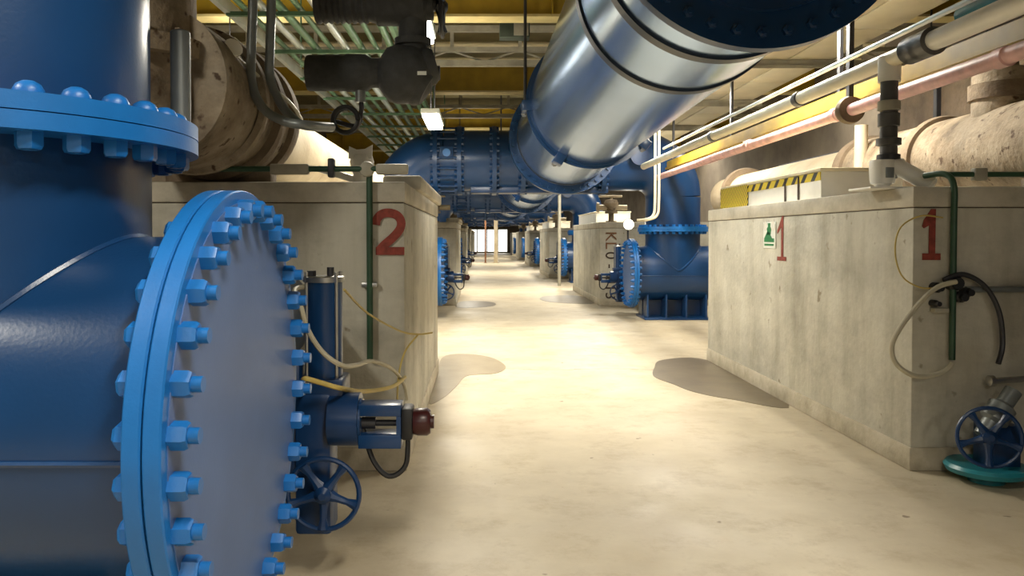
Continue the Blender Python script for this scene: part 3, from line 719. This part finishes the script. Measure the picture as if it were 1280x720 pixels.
# ------------------------------------------------------------------ right side slim pipes
cp = thing('cream_pipe_run', (2.79, 6, 2.71), 'cream plastic pipe running above chamber number 1 with dark couplings', 'pipe')
XC, ZCP = 2.79, 2.71
MB().cyl((XC, 2.8, ZCP), (XC, 5.0, ZCP), .062, n=24).build('pipe_section', 'pvc_white', cp)
MB().cyl((XC, 5.0, ZCP), (XC, 13.8, ZCP), .055, n=24).build('pipe_section', 'cream_pipe', cp)
for y, w_ in ((4.95, .30), (5.05, .08), (5.17, .08)): MB().lathe((XC, y, ZCP), (0, 1, 0), [(0, .05), (.01, .088), (w_ - .01, .088), (w_, .05)], 24).build('coupling', 'pvc_grey', cp)
for y in (7.0, 9.6): MB().lathe((XC, y, ZCP), (0, 1, 0), [(0, .05), (.005, .067), (.09, .067), (.095, .05)], 24).build('pipe_clip', 'pvc_grey', cp)
YT = 5.5
MB().lathe((XC, YT, ZCP + .02), (0, 0, -1), [(0, .05), (0, .072), (.17, .072), (.17, .06)], 24).build('tee', 'pvc_white', cp)
MB().cyl((XC, YT, ZCP - .15), (XC, YT, 1.9), .056, n=24).build('drop_pipe', 'pvc_grey', cp)
for z, r_, h_, m_ in ((2.36, .072, .075, 'truss_grey'), (2.25, .07, .10, 'pvc_grey'), (2.12, .08, .06, 'pvc_grey'), (2.02, .075, .05, 'dark_steel')):
    MB().lathe((XC, YT, z), (0, 0, 1), [(0, .05), (.008, r_), (h_ - .008, r_), (h_, .05)], 24).build('coupling', m_, cp)
# white fitting at its foot
wf = thing('white_fitting', (XC, YT, 1.82), 'white plastic branch fitting standing on chamber number 1', 'pipe fitting')
MB().b6(XC - .20, XC + .12, YT - .16, YT + .16, 1.82, 1.835, .004).build('foot_plate', 'pvc_white', wf)
MB().lathe((XC - .04, YT, 1.835), (0, 0, 1), [(0, 0), (0, .05), (.02, .05), (.03, .075), (.06, .08), (.17, .085), (.19, .08), (.19, 0)], 28).build('cup', 'pvc_white', wf)
MB().cyl((XC + .02, YT - .01, 2.0), (XC + .20, YT - .18, 1.84), .055, n=20).build('slant_arm', 'pvc_white', wf)
MB().cyl((XC - .03, YT, 1.96), (XC + .1, YT, 1.98), .06, n=20).build('bridge', 'pvc_white', wf)
MB().b6(XC - .06, XC - .005, YT - .092, YT - .078, 1.90, 1.97, .004).build('stain_label', 'grey_pipe', wf)
pk = thing('pink_pipe_run', (3.12, 6, 2.57), 'faded pink pipe running above the dirty pipe on the right', 'pipe')
MB().cyl((3.12, 2.8, 2.58), (3.12, 14.2, 2.55), .052, n=24).build('pipe_section', 'pink_pipe', pk)
for y in (4.75, 7.0, 9.3): MB().lathe((3.12, y, 2.572), (0, 1, 0), [(0, .045), (.01, .062), (.11, .062), (.12, .045)], 20).build('socket', 'pink_pipe', pk)
MB().lathe((3.12, 6.75, 2.572), (0, 1, 0), [(0, .045), (.01, .11), (.06, .12), (.10, .11), (.11, .045)], 20).build('clamp', 'dirty_brown', pk)
MB().b6(3.1, 3.14, 6.78, 6.84, 2.6, 3.85).build('hanger', 'dark_steel', pk, smooth=False)
yb = thing('runway_rail', (3.30, 8, 2.80), 'yellow steel rail running along below the cream pipe', 'rail')
MB().b6(3.28, 3.32, 3.1, 14.2, 2.72, 2.83).build('rail_web', 'yellow_paint', yb, smooth=False)
MB().b6(3.25, 3.35, 3.1, 14.2, 2.69, 2.72).build('rail_flange', 'yellow_paint', yb, smooth=False)
for y in (4.2, 7.4, 10.6, 13.8): MB().b6(3.285, 3.315, y - .03, y + .03, 2.83, 3.85).build('hanger', 'dark_steel', yb, smooth=False)
tag(MB().cyl((2.95, 3.1, 2.93), (2.95, 13.0, 2.93), .02, n=10).build('slim_conduit', 'silver_rail'), 'thin silver conduit running just above the cream pipe', 'pipe')
tag(MB().cyl((3.05, 3.1, 2.90), (3.05, 5.1, 2.90), .06, n=16).build('blue_conduit', 'teal'), 'short teal pipe behind the white end of the cream pipe', 'pipe')
# dark duct added to stand for shadow behind the pipes, and a cable shelf
dd = thing('shade_duct', (5.5, 7, 2.3), 'dark brown shade duct with flanged joints, added behind the dirty pipe', 'duct')
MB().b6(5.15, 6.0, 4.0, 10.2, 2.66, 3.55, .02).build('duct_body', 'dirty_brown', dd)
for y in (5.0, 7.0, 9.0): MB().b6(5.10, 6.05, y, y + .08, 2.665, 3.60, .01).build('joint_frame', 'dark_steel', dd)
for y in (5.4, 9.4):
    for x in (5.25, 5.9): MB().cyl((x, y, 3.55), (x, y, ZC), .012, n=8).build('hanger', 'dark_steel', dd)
sh = thing('cable_shelf', (5.2, 8, 2.7), 'dark cable shelf behind the dirty pipe on the right', 'shelf')
MB().b6(4.8, 5.5, 4, 13.0, 2.62, 2.655).build('tray', 'dark_steel', sh, smooth=False)
for y in (4.2, 6.4, 8.6, 10.8): MB().b6(5.4, XR, y - .03, y + .03, 2.56, 2.62).build('arm', 'dark_steel', sh, smooth=False)
for i, (y0, y1) in enumerate(((8.2, 9.8), (10.2, 12.6))):
    cb = thing('wall_cabinet', (6.6, (y0 + y1) / 2, 1.9), 'pale wall cabinet beyond the added shade duct' if i == 0 else 'wider pale wall cabinet behind the right pipes', 'cabinet', 'pale cabinets on the right wall')
    MB().b6(6.3, XR, y0, y1, 1.9, 3.3, .01).build('cabinet_body', 'ceiling_board', cb)
    for q in (0, .5): MB().b6(6.285, 6.3, y0 + (y1 - y0) * q + .03, y0 + (y1 - y0) * (q + .5) - .03, 1.95, 3.25, .004).build('cabinet_door', 'cream_pipe', cb)

# ------------------------------------------------------------------ insulated valve assembly (left, overhead)
D = 5.5
iv = thing('insulated_valve', (-.5, D, 2.6), 'dark grey foam-wrapped valve and pipes hung under the ceiling', 'valve')
zL, zU = 2.62, 3.09
MB().lathe((-1.19, D, zL), (1, 0, 0), [(0, 0), (0, .118), (.012, .122), (.26, .122), (.27, .128), (.40, .125), (.44, .10), (.62, .10)], 32).build('lower_pipe', 'foam_grey', iv)
MB().lathe((-.70, D, zL - .01), (1, 0, 0), [(0, 0), (0, .10), (.06, .18), (.12, .20), (.24, .20), (.30, .17), (.36, .11), (.36, 0)], 32).build('valve_bulb', 'foam_grey', iv)
MB().lathe((-.52, D, zL - .02), Vector((.75, 0, -.45)), [(0, .16), (.14, .15), (.18, .12), (.18, 0)], 24).build('slant_neck', 'foam_grey', iv)
MB().lathe((-.52, D, zL), Vector((.85, 0, .25)), [(0, .15), (.18, .13), (.22, .10), (.22, 0)], 24).build('slant_neck', 'foam_grey', iv)
MB().cyl((-.36, D, zL), (-.285, D, zL), .05, n=16).build('end_knob', 'dark_steel', iv)
MB().b6(-.425, -.365, D - .185, D - .18, zL - .05, zL - .025).build('label_tag', 'sign_white', iv, smooth=False)
MB().cyl((-.47, D, zL + .1), (-.47, D, zU), .098, n=28).build('neck', 'foam_grey', iv)
MB().lathe((-.47, D, zL + .18), (0, 0, 1), [(0, .1), (.005, .125), (.05, .125), (.055, .1)], 28).build('neck_band', 'foam_grey', iv)
prof = [(0, 0), (0, .13)]
for i in range(9): prof += [(.02 + .04 * i, .135), (.04 + .04 * i, .122)]
prof += [(.40, .13), (.42, .148), (.74, .148), (.76, .11), (.80, .11), (.80, 0)]
MB().lathe((-1.13, D, zU), (1, 0, 0), prof, 32).build('upper_pipe', 'foam_grey', iv)
MB().lathe((-.36, D, zU), (1, 0, 0), [(0, .09), (.02, .085), (.02, .05), (.05, .05), (.05, 0)], 20).build('gland', 'dark_steel', iv)
handwheel(MB(), (-.27, D, zU - .02), (1, 0, 0), .20, .014, 6).build('handwheel', 'black_rubber', iv)
for x in (-1.0, -.47): MB().cyl((x, D, zU + .1), (x, D, ZC), .014, n=8).build('hanger_rod', 'dark_steel', iv)
MB().cyl((-.83, D, zL - .10), (-.83, D, zL - .20), .035, n=16).build('drain_stub', 'grey_pipe', iv)
# cable coil and conduits
cc = MB(); ctr = at(432, 150, 5.4)
pts = []
for i in range(46):
    a = 2 * PI * i / 18; pts.append(ctr + Vector((math.cos(a) * .085, .012 * i / 10, math.sin(a) * .085)))
pts += spline([pts[-1], at(446, 158, 5.5), at(452, 140, 5.5), at(452, 126, 5.5)], 5)[1:]
tag(cc.tube(pts, .017, 8).build('cable_coil', 'black_rubber'), 'coil of black cable hanging under the dark foam-wrapped valve', 'cable')
for i, (x0, dx) in enumerate(((318, 0), (341, 0))):
    d_ = 4.7 + .12 * i
    pl = [at(x0, -120, d_), at(x0, 0, d_), at(x0 - 2, 60, d_), at(x0 - 2, 105 - 6 * i, d_), at(x0 + 12, 136 - 4 * i, d_), at(x0 + 38 - 8 * i, 152, d_), at(385, 157 + i, d_), at(415, 159 + i, d_ + .3)]
    tag(MB().tube(spline(pl, 6), .0275, 14).build('steel_conduit', 'grey_pipe'), 'bent grey steel conduit dropping from the ceiling to the cable coil', 'pipe', 'pair of bent grey conduits')

# ------------------------------------------------------------------ small lines on chamber 2
gp = thing('green_conduit', (-.7, 5.06, 1.9), 'thin green conduit along and down the front of chamber number 2', 'pipe')
MB().cyl((-1.95, 5.02, 1.925), (-.62, 5.02, 1.925), .018, n=12).build('level_run', 'green_pipe', gp)
MB().cyl((-.708, 5.06, 1.92), (-.708, 5.06, .72), .02, n=12).build('upright_run', 'green_pipe', gp)
MB().lathe((-.72, 5.04, 1.925), (0, -1, 0), [(0, 0), (0, .05), (.03, .045), (.05, 0)], 16).build('corner_fitting', 'truss_grey', gp)
MB().b6(-1.32, -1.08, 4.99, 5.05, 1.89, 1.955, .01).build('clamp_plate', 'truss_grey', gp)
MB().b6(-.66, -.46, 4.99, 5.05, 1.89, 1.955, .012).build('clamp_plate', 'truss_grey', gp)
MB().b6(-.96, -.92, 4.99, 5.05, 1.87, 1.99, .01).build('clip', 'dark_steel', gp)
MB().b6(-.76, -.66, 5.05, 5.098, 1.18, 1.21, .005).build('clip', 'steel', gp)
wv = thing('white_vent', (-.88, 5.9, 1.85), 'crumpled white plastic vent standing on chamber number 2', 'pipe fitting')
MB().lathe((-.88, 5.9, 1.85), (0, 0, 1), [(0, 0), (0, .06), (.10, .06), (.13, .075), (.2, .09), (.25, .075), (.25, .05), (.18, .05), (.18, 0)], 20).build('cup', 'pvc_white', wv)
MB().prism([(-.09, 0), (.08, 0), (.085, .10), (.03, .07), (-.03, .065), (-.085, .09)], facing_cam(-.88, 5.86, 2.07, 1), .02).build('torn_rim', 'pvc_white', wv)
MB().box((-1.06, 5.95, 1.96), (.30, .12, .05), Euler((0, .3, 0)), .01).build('side_arm', 'pvc_white', wv)
def hose(pts, r, mat, label, group=None, cat='hose', nm='hose'):
    return tag(MB().tube(spline(pts, 8), r, 8).build(nm, mat), label, cat, group)
hose([(-.775, 3.55, 1.28), (-.80, 3.42, 1.27), at(376, 385, 3.30), at(384, 412, 3.33), at(402, 440, 3.36), at(426, 457, 3.42), at(445, 457, 3.7), at(465, 452, 4.1), at(490, 462, 4.5), at(504, 480, 4.9), at(508, 500, 5.0)], .011, 'beige_hose', 'pale hose drooping from the flange to the corner of chamber number 2')
hose([(-.755, 3.50, .85), (-.755, 3.40, .87), at(380, 474, 3.30), at(400, 479, 3.34), at(425, 486, 3.40), at(455, 490, 3.9), at(490, 484, 4.4), at(506, 472, 4.9)], .011, 'yellow_cable', 'yellowish hose looping from the valve to the corner of chamber number 2')
hose([at(430, 362, 3.6), at(460, 392, 4.2), at(500, 414, 4.8), at(522, 418, 5.0), at(540, 416, 5.1)], .006, 'yellow_cable', 'thin yellow cable from the actuator top round chamber number 2', cat='cable', nm='thin_cable')
hose([at(522, 419, 5.0), at(506, 440, 4.95), at(498, 470, 4.8), at(496, 508, 4.2)], .006, 'yellow_cable', 'thin yellow cable falling to the limit switch', cat='cable', nm='thin_cable')

# ------------------------------------------------------------------ small lines on chamber 1 front
gp = thing('green_conduit', (2.985, 5.05, 1.8), 'thin green conduit down the front of chamber number 1', 'pipe')
MB().tube(spline([(2.90, 5.25, 1.90), (2.96, 5.12, 1.90), (2.982, 5.06, 1.82), (2.985, 5.06, 1.6), (2.985, 5.06, 1.1), (2.985, 5.06, .72)], 8), .02, 10).build('upright_run', 'green_pipe', gp)
MB().cyl((2.96, 5.14, 1.90), (4.6, 5.14, 1.90), .018, n=10).build('level_run', 'green_pipe', gp)
for x in (3.15, 3.6): MB().b6(x, x + .08, 5.11, 5.17, 1.86, 1.94, .008).build('clip', 'truss_grey', gp)
c = at(1185, 408, 5.0)
hose([at(1196, 352, 4.98), at(1168, 362, 4.98), at(1135, 398, 4.95), at(1117, 430, 4.95), at(1122, 455, 4.95), at(1148, 471, 4.95), at(1180, 466, 4.98), at(1192, 455, 5.0)], .016, 'beige_hose', 'thick grey-beige hose looped round the corner of chamber number 1')
hose([at(1180, 350, 5.03), at(1205, 343, 5.03), at(1232, 358, 5.03), at(1250, 390, 5.03), at(1255, 430, 5.03), at(1250, 455, 5.0)], .016, 'dark_steel', 'dark hose arching across the front of chamber number 1')
hose([at(1178, 272, 5.05), at(1150, 270, 5.0), at(1125, 285, 5.0), at(1119, 315, 5.0), at(1128, 345, 5.0), at(1150, 359, 5.0), at(1172, 360, 5.05)], .005, 'yellow_cable', 'thin yellow cable looped by the red number 1', cat='cable', nm='thin_cable')
sb = thing('solenoid_cluster', (3.0, 5.04, 1.15), 'dark cluster of small fittings behind the green conduit', 'valve')
for (px, py, r_) in ((1176, 360, .032), (1198, 354, .05), (1206, 372, .035), (1174, 380, .022), (1214, 366, .03)):
    q = at(px, py, 5.02); MB().lathe((q.x, 5.095, q.z), (0, -1, 0), [(0, 0), (0, r_), (.05, r_), (.06, r_ * .7), (.09, r_ * .7), (.09, 0)], 14).build('fitting', 'black_rubber', sb)
q = at(1176, 388, 5.05); MB().b6(q.x - .04, q.x + .05, 5.03, 5.095, q.z - .015, q.z + .015, .006).build('mount', 'truss_grey', sb)
q = at(1240, 362, 5.05); tag(MB().cyl((q.x - .15, 5.07, q.z), (q.x + 1.2, 5.07, q.z), .02, n=10).build('level_tube', 'grey_pipe'), 'grey level tube across the front of chamber number 1', 'pipe')
# motor by the right handwheel
mt = thing('gear_motor', (3.06, 4.8, 0), 'grey gear motor with dark handwheel on teal base before chamber number 1', 'motor')
MB().lathe((3.10, 4.88, .0), (0, 0, 1), [(0, 0), (0, .10), (.05, .10), (.06, .22), (.09, .235), (.11, .22), (.11, 0)], 32).build('base_disc', 'teal', mt)
MB().lathe((3.02, 4.80, .30), Vector((.62, .1, .8)), [(0, 0), (0, .05), (.1, .055), (.12, .08), (.22, .08), (.24, .05), (.34, .05), (.34, 0)], 16).build('motor_body', 'grey_pipe', mt)
MB().b6(3.06, 3.26, 4.80, 4.96, .10, .36, .012).build('pedestal', 'deep_blue', mt)
handwheel(MB(), (3.0, 4.70, .315), (-.25, -1, .1), .172, .012).build('handwheel', 'deep_blue', mt)
MB().cyl((3.0, 4.70, .315), (3.06, 4.84, .30), .024, n=12).build('wheel_shaft', 'dark_steel', mt)
MB().cyl((3.20, 4.98, .60), (3.5, 4.98, .62), .02, n=10).lathe((3.20, 4.98, .60), (-1, 0, 0), [(0, .02), (.0, .035), (.03, .035), (.05, 0)], 12).build('grease_nipple', 'steel', mt)

# ------------------------------------------------------------------ dirty air valves, bulb, rods on the far chambers
def air_valve(x, y, z, label, group=None):
    t = thing('air_valve', (x, y, z), label, 'valve', group)
    MB().lathe((x, y, z), (0, 0, 1), [(0, 0), (0, .12), (.03, .12), (.03, .06), (.2, .06), (.2, .14), (.24, .14), (.26, .1), (.42, .16), (.5, .13), (.52, 0)], 20).build('valve_body', 'dirty_pipe', t)
    MB().cyl((x - .3, y, z + .33), (x + .35, y, z + .33), .06, n=14).cyl((x - .32, y, z + .33), (x - .27, y, z + .33), .11, n=16).build('cross_pipe', 'dirty_smooth', t)
    MB().b6(x - .28, x + .24, y - .05, y + .05, z + .56, z + .60, .01).cyl((x, y, z + .5), (x, y, z + .6), .03, n=10).build('lever', 'dirty_smooth', t)
air_valve(2.88, 17.8, 1.82, 'dirty beige air valve on the chamber with sideways writing')
for k in range(1, 4):
    air_valve(2.75, 17.8 + 11.6 * k, 1.82, ORD[k] + ' far dirty beige air valve in the right row', 'far right air valves')
    air_valve(-1.05, 17.8 + 11.6 * (k - 1), 1.82, ORD[k] + ' far dirty beige air valve in the left row', 'far left air valves')
bl = thing('bulkhead_lamp', (2.98, 16.2, 1.66), 'small round glowing lamp beside the blue riser', 'lamp')
MB().cyl((2.98, 16.3, 1.0), (2.98, 16.3, 1.75), .02, n=8).build('post', 'dark_steel', bl)
MB().lathe((2.98, 16.22, 1.75), (0, -1, 0), [(0, .10), (.04, .095), (.08, .07), (.10, 0)], 20).build('globe', 'bulb_glow', bl)
MB().cyl((2.98, 16.22, 1.75), (2.98, 16.31, 1.75), .11, n=20).build('backplate', 'truss_grey', bl)
for i, x in enumerate((2.90, 2.965)):
    tag(MB().tube(spline([(x, 13.4, 3.9), (x, 13.4, 3.0), (x, 13.4, 2.1), (x - .03, 13.4, 1.86), (x - .16, 13.4, 1.79), (x - .30, 13.4, 1.78)], 6), .022, 10).build('pale_conduit', 'cream_pipe'), 'pale thin conduit hanging before the blue elbow and bending at its foot', 'pipe', 'pale hanging conduits')
tag(MB().cyl((2.38, 24.5, 0), (2.38, 24.5, 2.9), .05, n=12).build('pale_post', 'truss_grey'), 'pale upright pipe beside the third right chamber', 'pipe')
for x, w_, m_ in ((.22, .05, 'rust'), (.82, .11, 'dirty_smooth')):
    tag(MB().b6(x - w_, x + w_, 46 - w_, 46 + w_, .02, 3.2).b6(x - w_ * 1.8, x + w_ * 1.8, 46 - w_ * 1.8, 46 + w_ * 1.8, 0, .02).build('steel_column', m_, smooth=False), 'thin rust-brown column far down the aisle' if m_ == 'rust' else 'thicker pale column far down the aisle', 'column')

# ------------------------------------------------------------------ damp patches on the floor
def patch(name, pts, mat, label, z=.003):
    P_ = spline([(x, y, 0) for x, y in pts], 6, closed=True)
    m = MB().prism([(q.x, q.y) for q in P_], Matrix.Translation((0, 0, 0.0005)), z)
    return tag(m.build(name, mat, smooth=False), label, 'puddle')
patch('puddle', [(2.74, 9.68), (2.2, 9.7), (1.97, 9.1), (1.85, 8.55), (1.95, 8.1), (2.05, 7.7), (2.3, 7.35), (2.74, 7.1)], 'wet', 'dark damp patch on the floor against chamber number 1')
patch('puddle', [(-.48, 8.6), (-.48, 9.95), (-.2, 10.2), (.12, 9.9), (.28, 9.2), (.15, 8.75), (-.15, 8.6), (-.25, 8.0), (-.36, 7.4), (-.48, 7.2)], 'damp', 'dim damp patch on the floor at the far corner of chamber number 2')
patch('puddle', [(-.5, 16.9), (-.5, 18.4), (.0, 18.6), (.3, 18.1), (.2, 17.2)], 'wet', 'dark patch on the floor beside the second left chamber')
patch('puddle', [(2.55, 18.0), (2.5, 20.2), (1.7, 20.3), (1.4, 19.2), (1.7, 18.2)], 'wet', 'dark patch on the floor beside the chamber with sideways writing')
